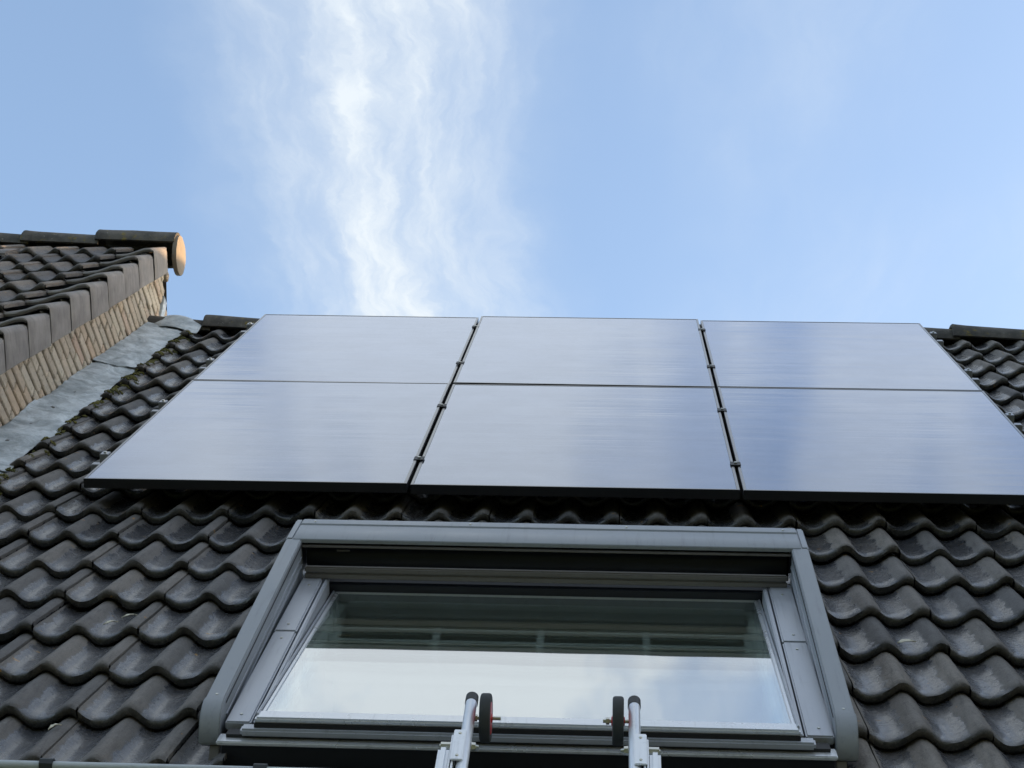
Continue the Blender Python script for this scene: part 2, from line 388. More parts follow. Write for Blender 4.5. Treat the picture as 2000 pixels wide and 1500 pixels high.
# ------------------------------------------------------------------ double-wave roof tile
P = 0.1525                                   # wave pitch; a tile carries two waves
GAUGE, TLEN, AMP, TH, STEP = 0.312, 0.39, 0.038, 0.031, 0.036
CTRL = [(0, 1), (.07, .965), (.14, .8), (.22, .5), (.3, .22), (.38, .05), (.46, 0), (.56, .04), (.66, .16), (.76, .38), (.86, .68), (.94, .92), (1, 1)]
def wave(s):                                 # s in waves, 0 = crest; long rise, short drop to the right
    s = s % 1.0
    for (a, ha), (b, hb) in zip(CTRL, CTRL[1:]):
        if a <= s <= b:
            k = (s - a) / (b - a); k = k * k * (3 - 2 * k) * .35 + k * .65
            return ha + (hb - ha) * k
    return 1.0
J0 = 0.16                                    # a tile starts this far (in waves) right of a crest
def tile_mesh(name, m, x0=0.0, x1=2 * P, y1=TLEN, seed=0):
    """local x from the joint, y up-slope from the nose, z profile; x0/x1/y1 allow cut tiles"""
    r = random.Random(seed); nx = max(6, int(round(28 * (x1 - x0) / (2 * P))))
    gap = .0022
    xs = [x0 + gap + (x1 - x0 - 2 * gap) * i / nx for i in range(nx + 1)]
    rows = [(.035, -TH), (.005, -TH), (-.002, -TH * .82), (-.004, -TH * .5), (-.002, -TH * .2), (.004, -.003), (.013, 0)]
    rows += [(y, 0) for y in (.06, .12, .2, .28)if y < y1 - .03] + [(y1, 0)]
    V, F, wear, nose = [], [], [], []
    off = r.random() * 100
    for j, (y, dz) in enumerate(rows):
        for x in xs:
            s = x / P + J0; h = wave(s)
            z = h * AMP
            if s - J0 < .16 and x0 < .01: z -= .003 * (1 - (s - J0) / .16)
            jag = mnoise.noise((x * 30, off, j * .6)) * .005 + max(0, mnoise.noise((x * 22, off + 40, 0)) - .3) * .03
            if 0 < j < 7: y2 = y + jag; z2 = z + dz + mnoise.noise((x * 45, off + 9, j)) * .0016
            else: y2 = y; z2 = z + dz
            z2 += mnoise.noise((x * 14, y2 * 12, off)) * .0012
            V.append((x, y2, z2 - STEP * y2 / GAUGE))
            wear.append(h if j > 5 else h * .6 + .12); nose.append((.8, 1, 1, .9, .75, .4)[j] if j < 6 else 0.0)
    w = nx + 1
    for j in range(len(rows) - 1):
        for i in range(nx): F.append((j * w + i, j * w + i + 1, (j + 1) * w + i + 1, (j + 1) * w + i))
    # skirts at the two long edges
    for e in (0, nx):
        k0 = len(V)
        for j in range(6, len(rows)):
            x, y, z = V[j * w + e]; V.append((x, y, z - .016)); wear.append(.3); nose.append(.3)
        for q, j in enumerate(range(6, len(rows) - 1)):
            F.append((j * w + e, (j + 1) * w + e, k0 + q + 1, k0 + q))
    me = mesh(name, V, F, m, True, 55, normals=False)
    at = me.attributes.new('wear', 'FLOAT', 'POINT')
    for i, x in enumerate(wear): at.data[i].value = x
    at = me.attributes.new('nose', 'FLOAT', 'POINT')
    for i, x in enumerate(nose): at.data[i].value = x
    return me
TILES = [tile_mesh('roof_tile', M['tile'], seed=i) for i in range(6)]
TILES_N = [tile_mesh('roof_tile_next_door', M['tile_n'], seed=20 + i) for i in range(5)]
def jitter(u, v, n):
    return (Matrix.Translation((u + rnd.gauss(0, .0007), v + rnd.gauss(0, .0035), n + rnd.gauss(0, .002))) @
            Matrix.Rotation(rnd.gauss(0, .004), 4, 'Z') @ Matrix.Rotation(rnd.gauss(0, .003), 4, 'Y') @ Matrix.Rotation(rnd.gauss(0, .0035), 4, 'X'))

NOSE0 = -0.345                               # v of the nose row just under the array
N_TILE = -0.123                              # n of the tile's trough at the nose
RIDGE_V = 3.70
# ------------------------------------------------------------------ our house
house = empty('house', Matrix.Identity(4))
tag(house, 'house with dark wavy tiled roof carrying the solar panels and roof window', 'house')
ridge_w = W(0, RIDGE_V, N_TILE - .03)
eave_w = W(0, -2.26, N_TILE - .06)
UL, UR = -0.66, 5.3
wl = [(UL, eave_w.y + .12, 0), (UR, eave_w.y + .12, 0), (UR, eave_w.y + .12, eave_w.z), (UL, eave_w.y + .12, eave_w.z)]
back_y = 2 * ridge_w.y - eave_w.y
link_obj('front_wall', box_mesh('front_wall', UL, UR, eave_w.y + .12, eave_w.y + .34, 0, eave_w.z - .02, M['wallbrick'], 0), house)
link_obj('back_wall', box_mesh('back_wall', UL, UR, back_y - .34, back_y - .12, 0, eave_w.z - .02, M['wallbrick'], 0), house)
roof = empty('roof', RM, house)
WU0, WU1, WV0, WV1 = 0.99, 2.33, -2.12, -0.93      # opening of the roof window
dn = N_TILE - .055
for (a, b, c, d) in ((UL, WU0, -2.3, RIDGE_V), (WU1, UR, -2.3, RIDGE_V), (WU0, WU1, WV1 + .045, RIDGE_V), (WU0, WU1, -2.3, WV0)):
    link_obj('roof_deck', box_mesh('roof_deck', a, b, c, d, dn - .03, dn, M['deck'], 0), roof)
bk = [(UL, ridge_w.y, ridge_w.z), (UR, ridge_w.y, ridge_w.z), (UR, back_y, eave_w.z), (UL, back_y, eave_w.z)]
link_obj('back_slope', mesh('back_slope', [IRM @ Vector(q) for q in bk] + [IRM @ (Vector(q) - Vector((0, 0, .05))) for q in bk], [(0, 1, 2, 3), (7, 6, 5, 4), (0, 4, 5, 1), (2, 6, 7, 3)], M['tile_n']), roof)
# tile field: left block, one half-width column hidden under the array, right block
rows = [NOSE0 + GAUGE * k for k in range(-6, 13)]
cols = []
cl = 0.492 + J0 * P
for k in range(-4, 3): cols.append((cl + 2 * P * k, 2 * P))
cols.append((cl + 2 * P * 3, P))
cr_ = 2.771 + J0 * P
k = -4
while cr_ + 2 * P * k < 4.6: cols.append((cr_ + 2 * P * k, 2 * P)); k += 1
CUTL, CUTR = 0.955, 2.372
cutc = {}
for (cu, cw) in cols:
    if cu + cw < -0.60: continue
    for ri, v in enumerate(rows):
        x0, x1 = 0.0, cw
        if v < -0.5:                          # rows beside the roof window
            if cu >= CUTL and cu + cw <= CUTR: continue
            if cu < CUTL < cu + cw: x1 = CUTL - cu
            elif cu < CUTR < cu + cw: x0 = CUTR - cu
            if x1 - x0 < .02: continue
        # rows fully hidden in the middle of the array are covered by the panels: only the border is laid
        if .15 < cu and cu + cw < 3.35 and v > .75 and v < 3.2: continue
        if cu < -.60: x0 = max(x0, -.60 - cu)
        yl = min(TLEN, RIDGE_V - .02 - v)
        key = (round(x0, 3), round(x1, 3), round(yl, 3))
        if key == (0.0, round(2 * P, 3), round(TLEN, 3)): me = rnd.choice(TILES)
        else:
            if key not in cutc: cutc[key] = tile_mesh('cut_tile', M['tile'], x0, x1, yl, 50 + len(cutc))
            me = cutc[key]
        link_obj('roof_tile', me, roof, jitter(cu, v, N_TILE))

def ridge_tile_mesh(name, m, L=.44, r0=.128, r1=.108, seed=0, th=.018):
    V, F = [], []; S = 14
    xs = [0, .006, .03, .08, .2, .32, L]
    angs = [math.radians(-14 + 208 * i / S) for i in range(S + 1)]
    for layer in (0, 1):
        for x in xs:
            r = r0 + (r1 - r0) * (x / L) - (th if layer else 0)
            if not layer and x == 0: r -= .006
            for i, a in enumerate(angs):
                q = r + (mnoise.noise((x * 9, i * .5, seed * 7.3)) * .004 if not layer else 0)
                V.append((x, q * math.cos(a) * 1.05, q * math.sin(a) * .82))
    w = S + 1; nl = len(xs)
    for layer in (0, 1):
        o = layer * nl * w
        for j in range(nl - 1):
            for i in range(S): F.append((o + j * w + i, o + j * w + i + 1, o + (j + 1) * w + i + 1, o + (j + 1) * w + i))
    o = nl * w
    for j in range(nl - 1):
        for i in (0, S): F.append((j * w + i, (j + 1) * w + i, o + (j + 1) * w + i, o + j * w + i))
    for j in (0, nl - 1):
        for i in range(S): F.append((j * w + i, j * w + i + 1, o + j * w + i + 1, o + j * w + i))
    return mesh(name, V, F, m, True, 50)
RT = [ridge_tile_mesh('ridge_tile', M['ridge'], seed=i) for i in range(4)]
def ridge_row(parent, u0, u1, y, z, inv, pitch=.40, off=0.0):
    u = u0
    while u < u1:
        mtx = inv @ Matrix.Translation((u, y + rnd.gauss(0, .003), z + rnd.gauss(0, .003))) @ Matrix.Rotation(.028 + rnd.gauss(0, .006), 4, 'Y') @ Matrix.Rotation(rnd.gauss(0, .01), 4, 'Z')
        link_obj('ridge_tile', rnd.choice(RT), parent, mtx); u += pitch
rw = W(0, RIDGE_V, N_TILE + .035)
ridge_row(roof, -0.36 - .4, 5.2, rw.y + .02, rw.z - .082, IRM)

# lead flashing against the neighbour's gable
UW = -0.66                                   # face of the neighbour's gable wall
def flash_mesh(name, v0, v1, lift, seed):
    nv, nu = int((v1 - v0) / .016), 16; V, F = [], []
    for lay in (0, 1):
        for j in range(nv + 1):
            v = v0 + (v1 - v0) * j / nv
            for i in range(nu + 1):
                t_ = i / nu
                edge = .012 * mnoise.noise((v * 5.0, seed, 0)) + .008 * math.sin(v * 9 + seed)
                u = UW + .004 + (-.447 - UW + edge) * t_
                n = -.09 - .02 * t_ + .012 * (1 - t_) ** 3 + .003 * math.sin(math.pi * t_)
                n += .009 * mnoise.noise((v * 4.3, t_ * 2.2, seed)) * (0.3 + t_) - .008 * abs(mnoise.noise((v * 11 + t_ * 3, t_ * 3 - v * 2, seed + 3))) + .004 * mnoise.noise((v * 30, t_ * 9, seed + 5))
                sh = ((v - v0) / GAUGE) % 1.0
                n += lift * (1 - .3 * t_)
                if i == 0: n += .012 * mnoise.noise((v * 3.0, 7, seed))
                V.append((u, v + (.05 * (t_ - .5) ** 2 * 4 if j == 0 else 0), n - (.0035 if lay else 0)))
    w = nu + 1; o = (nv + 1) * w
    for lay in (0, 1):
        for j in range(nv):
            for i in range(nu): F.append((lay * o + j * w + i, lay * o + j * w + i + 1, lay * o + (j + 1) * w + i + 1, lay * o + (j + 1) * w + i))
    for j in range(nv):
        for i in (0, nu): F.append((j * w + i, (j + 1) * w + i, o + (j + 1) * w + i, o + j * w + i))
    for i in range(nu):
        for j in (0, nv): F.append((j * w + i, j * w + i + 1, o + j * w + i + 1, o + j * w + i))
    return mesh(name, V, F, M['lead'], True, 60)
flash = empty('lead_flashing', RM, house)
link_obj('flashing_sheet', flash_mesh('flashing_sheet', -2.3, 0.55, 0, 1.0), flash)
link_obj('flashing_sheet', flash_mesh('flashing_sheet', .47, 2.56, .006, 4.0), flash)
link_obj('flashing_sheet', flash_mesh('flashing_sheet', 2.46, 3.66, .014, 8.0), flash)
# folded end over the ridge
V, F = [], []
prof = [(-.655, 3.58, -.075), (-.58, 3.60, -.045), (-.5, 3.59, -.045), (-.43, 3.56, -.06), (-.36, 3.53, -.085)]
for q, (u, v, n) in enumerate(prof):
    for dv, dnn in ((-.10, -.03), (0, 0), (.08, .012), (.17, -.05)):
        V.append((u, v + dv, n + dnn + .012 * mnoise.noise((u * 9, dv * 20, 2))))
for q in range(4):
    for i in range(3): F.append((q * 4 + i, q * 4 + i + 1, q * 4 + i + 5, q * 4 + i + 4))
o = link_obj('folded_lead_end', mesh('folded_lead_end', V, F, M['lead'], True), flash)
sm = o.modifiers.new('thick', 'SOLIDIFY'); sm.thickness = .004
ss = o.modifiers.new('sub', 'SUBSURF'); ss.levels = ss.render_levels = 2

# gutter with its straps
gut = empty('gutter', Matrix.Identity(4), house)
gb = W(0, -2.452, -.012)                      # front bead
GR = .062
def gutter_mesh():
    V, F = [], []; S = 16; prof = []
    cy, cz = gb.y + GR, gb.z - .004
    for i in range(S + 1):
        a = math.pi + math.pi * i / S; prof.append((cy + GR * math.cos(a), cz + GR * math.sin(a)))
    prof.append((cy + GR, cz + .03))
    inner = [(y + (cy - y) * .04, z + (cz - z) * .04 + .0005) for y, z in prof][::-1]
    bead = [(gb.y + .010 * math.cos(a), gb.z + .010 * math.sin(a) - .002) for a in [math.radians(-60 - 25 * i) for i in range(11)]]
    out = prof + inner + bead
    k = len(out)
    for x in (-.64, 5.28):
        for y, z in out: V.append((x, y, z))
    for i in range(k): F.append((i, (i + 1) % k, k + (i + 1) % k, k + i))
    return mesh('gutter_trough', V, F, M['zinc'], True, 50)
link_obj('gutter_trough', gutter_mesh(), gut)
link_obj('gutter_bead', cyl_mesh('gutter_bead', (-.64, gb.y, gb.z), (5.28, gb.y, gb.z), .011, .011, M['zinc'], 18), gut)
strap_me = None
for i, u in enumerate((-.34, .13, .61, 1.088, 1.56, 2.03, 2.5, 2.97, 3.44, 3.91, 4.38, 4.85)):
    if strap_me is None:
        S = 16; V, F = [], []
        pr_ = [(GR + .0 + (GR + .003) * math.cos(math.pi + math.pi * q / S), -.004 + (GR + .003) * math.sin(math.pi + math.pi * q / S)) for q in range(S + 1)]
        pr_ = [(GR + .02, .016), (.012, .016), (-.006, .0165), (-.0135, .011), (-.0145, 0)] + pr_[1:]
        in_ = [(y * .93 + GR * .07, z * .9 - .001) for y, z in pr_]
        for x in (-.015, .015):
            for y, z in pr_ + in_[::-1]: V.append((x, y, z))
        k = len(pr_) * 2
        F = [(i_, (i_ + 1) % k, k + (i_ + 1) % k, k + i_) for i_ in range(k)]
        n_ = len(pr_)
        for s_ in (0, k):
            for i_ in range(n_ - 1): F.append((s_ + i_, s_ + i_ + 1, s_ + k - 2 - i_, s_ + k - 1 - i_))
        strap_me = mesh('gutter_strap', V, F, M['strap'], True, 40)
    link_obj('gutter_strap', strap_me, gut, Matrix.Translation((u, gb.y, gb.z)))

# ------------------------------------------------------------------ roof window (part of the house) with its roller shutter
win = empty('roof_window', RM, house)
win['label'] = 'grey roof window tilted slightly ajar, sky mirrored in its lower glass'
C0, C1, C2, C3 = 0.937, 0.999, 2.318, 2.385     # cover strips left / right (outer, inner / inner, outer)
for (a, b) in ((C0, C1), (C2, C3)):
    box('side_cover', win, (a, b), (-1.452, -.955), (-.06, -.0345), M['cover'], .004)
    box('side_cover', win, (a, b), (-2.108, -1.4535), (-.06, -.0365), M['cover'], .004)
    box('frame_board', win, (a + .004, b - .002), (-2.1, -.9), (-.17, -.061), M['darkbox'], 0)
for s, (a, b) in ((1, (1.0035, 1.0155)), (-1, (2.3015, 2.3135))):
    box('frame_profile', win, (a, b), (-2.10, -.965), (-.09, -.038), M['cover'], .003)
box('head_board', win, (.94, 2.382), (-.912, -.885), (-.17, -.075), M['darkbox'], .002)
box('sill_strip', win, (.985, 2.335), (-2.172, -2.135), (-.0475, -.029), M['cover'], .005)
box('sill_strip', win, (.93, 2.385), (-2.185, -2.135), (-.066, -.0555), M['brightalu'], .003)
box('sill_gap', win, (.95, 2.37), (-2.16, -2.125), (-.056, -.047), M['seal'], 0)
box('front_board', win, (.94, 2.378), (-2.172, -2.11), (-.128, -.0665), M['darkbox'], .003)
box('front_board', win, (.93, 2.388), (-2.19, -2.11), (-.165, -.129), M['deck'], .003)
# lead apron below the window, dressed over the tiles
V, F = [], []; nu, nv = 90, 6
for j in range(nv + 1):
    for i in range(nu + 1):
        u = .84 + 1.64 * i / nu; v = -2.165 - .12 * j / nv
        V.append((u, v, -.135 + .018 * wave((u - .492) / P) * (j / nv) - .012 * j / nv + .006 * mnoise.noise((u * 8, v * 20, 3))))
for j in range(nv):
    for i in range(nu): F.append((j * (nu + 1) + i, j * (nu + 1) + i + 1, (j + 1) * (nu + 1) + i + 1, (j + 1) * (nu + 1) + i))
link_obj('lead_apron', mesh('lead_apron', V, F, M['dark_lead'], True), win)
# sash: pivots about its middle, top in, bottom out
TILT = 0.074
PV = (-1.525, -.052)
SM = Matrix.Translation((0, PV[0], PV[1])) @ Matrix.Rotation(-TILT, 4, 'X')
def sbox(name, u, v, n, m, bev=.002):
    return link_obj(name, box_mesh(name, u[0], u[1], v[0], v[1], n[0], n[1], m, bev), win, SM)
H2 = .578
for s, (a, b, c) in ((1, (1.018, 1.024, 1.037)), (-1, (2.2995, 2.2935, 2.2805))):
    lo, hi = min(a, b), max(a, b); sbox('sash_profile', (lo, hi), (-H2 - .03, H2 + .032), (-.05, .004), M['cover'])
    lo, hi = min(b, c), max(b, c); sbox('sash_profile', (lo + .001, hi), (-H2 - .03, H2 + .032), (-.05, -.001), M['brightalu'], .003)
sbox('sash_bottom_rail', (1.017, 2.3005), (-H2 - .052, -H2 + .004), (-.046, -.0005), M['brightalu'], .005)
sbox('sash_bottom_seal', (1.017, 2.3005), (-H2 - .058, -H2 - .0525), (-.046, -.012), M['seal'], .002)
sbox('sash_top_rail', (1.02, 2.298), (H2 + .033, H2 + .06), (-.05, .003), M['cover'], .004)
gl = link_obj('window_pane', mesh('window_pane', [(1.034, -H2, -.004), (2.284, -H2, -.004), (2.284, H2 + .033, -.004), (1.034, H2 + .033, -.004)], [(0, 1, 2, 3)], M['glass']), win, SM)
g2_ = link_obj('inner_pane', mesh('inner_pane', [(1.034, -H2, -.024), (2.284, -H2, -.024), (2.284, H2 + .033, -.024), (1.034, H2 + .033, -.024)], [(0, 1, 2, 3)], M['glass']), win, SM)
gl['label'] = 'double glazing with the sky mirrored in its lower half'
# inner sash frame, lining and bars seen through the upper glass
for (u, v) in (((1.034, 1.064), (-H2, H2)), ((2.254, 2.284), (-H2, H2)), ((1.065, 2.253), (H2, H2 + .033)), ((1.065, 2.253), (-H2, -H2 + .04))):
    sbox('inner_sash', u, v, (-.066, -.026), M['lining'], .004)
box('reveal_lining', win, (.95, .988), (-2.3, -.75), (-.62, -.175), M['lining'], 0)
box('reveal_lining', win, (2.332, 2.37), (-2.3, -.75), (-.62, -.175), M['lining'], 0)
iv = RM.to_3x3().transposed()
for q, (v0, n0, dv, dnn) in enumerate(((-.905, -.135, .012, -.035), (-.915, -.175, .03, -.05), (-.885, -.23, .035, -.16))):
    box('head_lining', win, (.989, 2.331), (v0 - .02, v0 + .004 + dv), (n0 + dnn, n0), M['lining'], .004)
for v, n in ((-1.262, -.13), (-1.165, -.13)):
    box('blind_bar', win, (1.066, 2.252), (v - .012, v + .012), (n - .012, n + .006), M['lining'], .004)
for u in (1.075, 1.36, 1.657, 1.957, 2.243):
    box('blind_post', win, (u - .0105, u + .0105), (-1.31, -1.155), (-.137, -.12), M['lining'], .003)
# plain attic room behind
rb = empty('attic_room', RM, house)
box('attic_back_wall', rb, (.2, 3.2), (-2.6, .6), (-2.4, -2.36), M['room'], 0)
box('attic_side_wall', rb, (.16, .2), (-2.6, .6), (-2.36, -.21), M['room'], 0)
box('attic_side_wall', rb, (3.2, 3.24), (-2.6, .6), (-2.36, -.21), M['room'], 0)
box('attic_ceiling', rb, (.2, 3.2), (.6, .64), (-2.36, -.21), M['room'], 0)
box('attic_floor', rb, (.2, 3.2), (-2.64, -2.6), (-2.36, -.21), M['room'], 0)

shut = empty('roller_shutter', RM, house)
shut['label'] = 'grey aluminium roller shutter rolled up in its box above the roof window'
L0, L1, R0, R1 = 0.879, 0.926, 2.388, 2.437
def rail_outline():
    top = [(-.912, .0655), (-2.045, .0015)]
    arc = [(-2.045 - .082 * math.sin(a), .0015 - .075 * (1 - math.cos(a)) - .003 * a) for a in [math.radians(12 * i) for i in range(1, 9)]]
    return top + arc + [(-2.112, -.092), (-.90, -.092)]
RO = rail_outline()
for (a, b, s) in ((L0, L1, 1), (R0, R1, -1)):
    prism_u('guide_rail', shut, RO, a, b, M['shutter'], .003)
    inner = b if s > 0 else a
    for (o0, o1, d) in ((-.016, -.021, .0012), (-.05, -.056, .003), (-.075, -.081, .004)):
        pts = [(-.93, .0655 + o0), (-2.04, .0015 + o0 * .9), (-2.04, .0015 + o1 * .9), (-.93, .0655 + o1)]
        prism_u('rail_groove', shut, pts, *( (inner - .001, inner + d) if s > 0 else (inner - d, inner + .001)), M['seal'] if d < .002 else M['cover'], 0)
    # end shoe with bracket below
    pts = [(-2.052, .0030)] + [(-2.052 - .0815 * math.sin(x), .0030 - .0755 * (1 - math.cos(x)) - .003 * x) for x in [math.radians(12 * i) for i in range(1, 9)]] + [(-2.112, -.098), (-2.052, -.098)]
    prism_u('rail_end_shoe', shut, pts, a - .0018, b + .0018, M['shutter'], .003)
    c = (a + b) / 2 + s * .012
    prism_u('rail_bracket', shut, [(-2.10, -.09), (-2.125, -.09), (-2.15, -.125), (-2.15, -.165), (-2.135, -.165), (-2.135, -.13)], c - .012, c + .012, M['slat'], .002)
    prism_u('rail_bracket', shut, [(-2.15, -.14), (-2.165, -.14), (-2.165, -.155), (-2.15, -.155)], min(c, c + s * .05), max(c, c + s * .05), M['slat'], .002)
hood_pts = [(-.918, .0545), (-.918, .066), (-.914, .0685), (-.775, .0685), (-.772, .0665), (-.765, .0665), (-.762, .0705), (-.72, .0705), (-.70, .066), (-.685, .053), (-.68, .03), (-.675, -.085), (-.68, -.085), (-.69, .03), (-.70, .052), (-.72, .0555)]
HU0, HU1 = .90, 2.416
prism_u('shutter_box', shut, hood_pts, HU0, HU1, M['shutter'], .0012)
for (a, b) in ((.8775, .8995), (2.4165, 2.4385)):
    prism_u('shutter_box_end', shut, [(-.912, -.09), (-.912, .067), (-.72, .0695), (-.695, .062), (-.68, .04), (-.672, -.09)], a, b, M['shutter'], .004)
box('box_lip', shut, (.928, 2.386), (-.925, -.905), (.0425, .0475), M['slat'], .001)
box('box_inner_back', shut, (.92, 2.396), (-.76, -.752), (-.085, .05), M['darkbox'], 0)
link_obj('shutter_roll', lathe_mesh('shutter_roll', (.93, -.815, -.012), (1, 0, 0), [(.001, 0), (.052, .002), (.052, 1.45), (.001, 1.452)], M['darkbox'], 28), shut)
box('end_slat', shut, (.945, 2.372), (-.988, -.968), (-.017, .0015), M['slat'], .004)
box('end_slat_lip', shut, (.945, 2.372), (-.985, -.972), (-.036, -.0185), M['slat'], .003)
box('box_label', shut, (1.03, 1.07), (-.9075, -.9055), (.026, .032), M['slat'], .001)

# screws of the window covers and the shutter
scr = cyl_mesh('cover_screw', (0, 0, 0), (0, 0, .0022), .0042, .0036, M['steel'], 10)
for (u, v, n) in ((.968, -1.05, -.0345), (.968, -1.40, -.0345), (.968, -1.51, -.0365), (.968, -2.06, -.0365), (2.352, -1.05, -.0345), (2.352, -1.40, -.0345), (2.352, -1.51, -.0365), (2.352, -2.06, -.0365)):
    link_obj('cover_screw', scr, win, Matrix.Translation((u, v, n)))
for u in (.94, 1.42, 1.9, 2.376): link_obj('box_screw', scr, shut, Matrix.Translation((u, -.741, .0704)))
for u in (.9025, 2.4125): link_obj('shoe_screw', scr, shut, Matrix.Translation((u, -2.03, .0012)))

# ------------------------------------------------------------------ solar array
PW, PH, PG, FT = 1.141, 1.722, .013, .035
RG = .02                                      # gap between the two rows
pf_w = .011
def panel_frame_mesh():
    bm = bmesh.new()
    o = [(0, 0), (PW, 0), (PW, PH), (0, PH)]; i_ = [(pf_w, pf_w), (PW - pf_w, pf_w), (PW - pf_w, PH - pf_w), (pf_w, PH - pf_w)]
    V = [bm.verts.new((x, y, z)) for z in (0, -FT) for x, y in o] + [bm.verts.new((x, y, z)) for z in (0, -FT) for x, y in i_]
    for k in range(4):
        j = (k + 1) % 4
        bm.faces.new((V[k], V[j], V[8 + j], V[8 + k])); bm.faces.new((V[4 + k], V[12 + k], V[12 + j], V[4 + j]))
        bm.faces.new((V[k], V[4 + k], V[4 + j], V[j])); bm.faces.new((V[8 + k], V[8 + j], V[12 + j], V[12 + k]))
    bmesh.ops.recalc_face_normals(bm, faces=bm.faces)
    bmesh.ops.bevel(bm, geom=[e for e in bm.edges if e.calc_face_angle(0) > 1], offset=.0012, segments=2, affect='EDGES')
    me = bpy.data.meshes.new('panel_frame'); bm.to_mesh(me); bm.free(); me.materials.append(M['pvframe'])
    return me
PFM = panel_frame_mesh()
PGM = box_mesh('panel_glass', pf_w - .001, PW - pf_w + .001, pf_w - .001, PH - pf_w + .001, -.007, -.0012, M['pv'], 0)
PBM = box_mesh('junction_box', .2, .32, PH - .14, PH - .06, -.03, -.0075, M['plastic'], .003)
pn = {(0, 0): 'black solar panel at lower left of the six, its corner over bare tiles', (1, 0): 'middle solar panel of the lower row, directly above the roof window',
      (2, 0): 'solar panel at lower right of the six, running out of the picture', (0, 1): 'solar panel at upper left of the six, nearest the lead flashing',
      (1, 1): 'middle solar panel of the upper row, under the ridge', (2, 1): 'solar panel at upper right of the six, under the ridge'}
for (i, j), lab in pn.items():
    e = empty('solar_panel', RM @ Matrix.Translation((i * (PW + PG), j * (PH + RG), rnd.gauss(0, .0012))) @ Matrix.Rotation(rnd.gauss(0, .0012), 4, 'X') @ Matrix.Rotation(rnd.gauss(0, .0012), 4, 'Y'))
    tag(e, lab, 'solar panel', 'solar panels in two rows of three')
    link_obj('panel_frame', PFM, e); link_obj('panel_glass', PGM, e); link_obj('junction_box', PBM, e)
clampm = box_mesh('mid_clamp', -.019, .019, -.025, .025, .0008, .005, M['clamp'], .0015)
boltm = cyl_mesh('clamp_bolt', (0, 0, .004), (0, 0, .010), .006, .006, M['steel'], 8)
stemm = box_mesh('clamp_stem', -.0045, .0045, -.02, .02, -.04, .001, M['clamp'], .001)
endm = box_mesh('end_clamp', -.016, .016, -.022, .022, -.038, .004, M['rail'], .002)
AW = 3 * PW + 2 * PG
rail_lab = ['lowest silver mounting rail under the lower panel row', 'second silver mounting rail from below, under the lower panel row',
            'third silver mounting rail from below, under the upper panel row', 'topmost silver mounting rail under the upper panel row']
for v, lab in zip((.356, 1.262, 2.185, 3.154), rail_lab):
    e = empty('mounting_rail', RM @ Matrix.Translation((0, v, 0)))
    tag(e, lab, 'mounting rail', 'mounting rails under the solar panels')
    link_obj('rail_profile', box_mesh('rail_profile', -.07, AW + .07, -.02, .02, -.0745, -.0365, M['rail'], .003), e)
    for k in (1, 2):
        mt = Matrix.Translation((k * (PW + PG) - PG / 2, 0, 0))
        c = link_obj('mid_clamp', clampm, e, mt); link_obj('clamp_bolt', boltm, c); link_obj('clamp_stem', stemm, c)
    for x in (-.018, AW + .018):
        c = link_obj('end_clamp', endm, e, Matrix.Translation((x, 0, 0))); link_obj('clamp_bolt', boltm, c)
    for x in (-.045, .55, 1.2, 1.8, 2.4, 2.95, AW + .045):
        pts = [(-.075, -.1), (-.02, -.1), (-.02, -.078), (.028, -.078), (.028, -.072), (-.026, -.072), (-.026, -.094), (-.075, -.094)]
        c = prism_u('roof_hook', e, pts, x - .017, x + .017, M['rail'], .001)

# ------------------------------------------------------------------ the neighbouring house on the left
NB_N = 0.338 - AMP                            # trough n of its tiles at the nose
dn_off = NB_N - N_TILE
NRV = RIDGE_V + dn_off * math.tan(PITCH) - .03
def neighbour(name, label, wall_u, far_u, drop, detailed):
    h = empty(name, Matrix.Identity(4)); tag(h, label, 'house')
    rwn = W(0, NRV, NB_N - .03); ew = W(0, -2.5, NB_N - .06); zr = rwn.z - drop; ze = ew.z - drop
    by = 2 * rwn.y - ew.y
    s = 1 if wall_u > far_u else -1
    wx0, wx1 = sorted((wall_u - s * .012, wall_u - s * .11))
    # gable wall: pentagon
    pent = [(ew.y + .12, 0), (by - .12, 0), (by - .12, ze - .1), (rwn.y, zr - .17), (ew.y + .12, ze - .1)]
    V = [(wx0, y, z) for y, z in pent] + [(wx1, y, z) for y, z in pent]
    F = [(0, 1, 2, 3, 4), (9, 8, 7, 6, 5)] + [(i, (i + 1) % 5, 5 + (i + 1) % 5, 5 + i) for i in range(5)]
    gw = link_obj('gable_wall', mesh('gable_wall', V, F, M['mortar'] if detailed else M['wallbrick']), h)
    lo, hi = sorted((wall_u - s * .115, far_u))
    link_obj('front_wall', box_mesh('front_wall', lo, hi, ew.y + .12, ew.y + .34, 0, ze - .1, M['wallbrick'], 0), h)
    rf = empty('roof', RM, h)
    off = Matrix.Translation(IRM.to_3x3() @ Vector((0, 0, -drop)))
    lo, hi = sorted((wall_u - s * .02, far_u))
    link_obj('roof_deck', box_mesh('roof_deck', lo, hi, -2.5, NRV, NB_N - .085, NB_N - .05, M['deck'], 0), rf, off)
    q = [(lo, rwn.y, zr), (hi, rwn.y, zr), (hi, by, ze), (lo, by, ze)]
    link_obj('back_slope', mesh('back_slope', [IRM @ Vector(x) for x in q] + [IRM @ (Vector(x) - Vector((0, 0, .08))) for x in q], [(0, 1, 2, 3), (7, 6, 5, 4), (0, 4, 5, 1), (2, 6, 7, 3)], M['tile_n']), rf)
    return h, gw, rf, rwn
nb, gable, nroof, nrw = neighbour('neighbour_house', 'taller house on the left with grey verge tiles above sandy brick', UW, -6.5, 0, True)
nrows = []
v = NRV - .57
while v > -2.6: nrows.append(v); v -= GAUGE
VX = UW + .052                                # outer face of the verge flanges
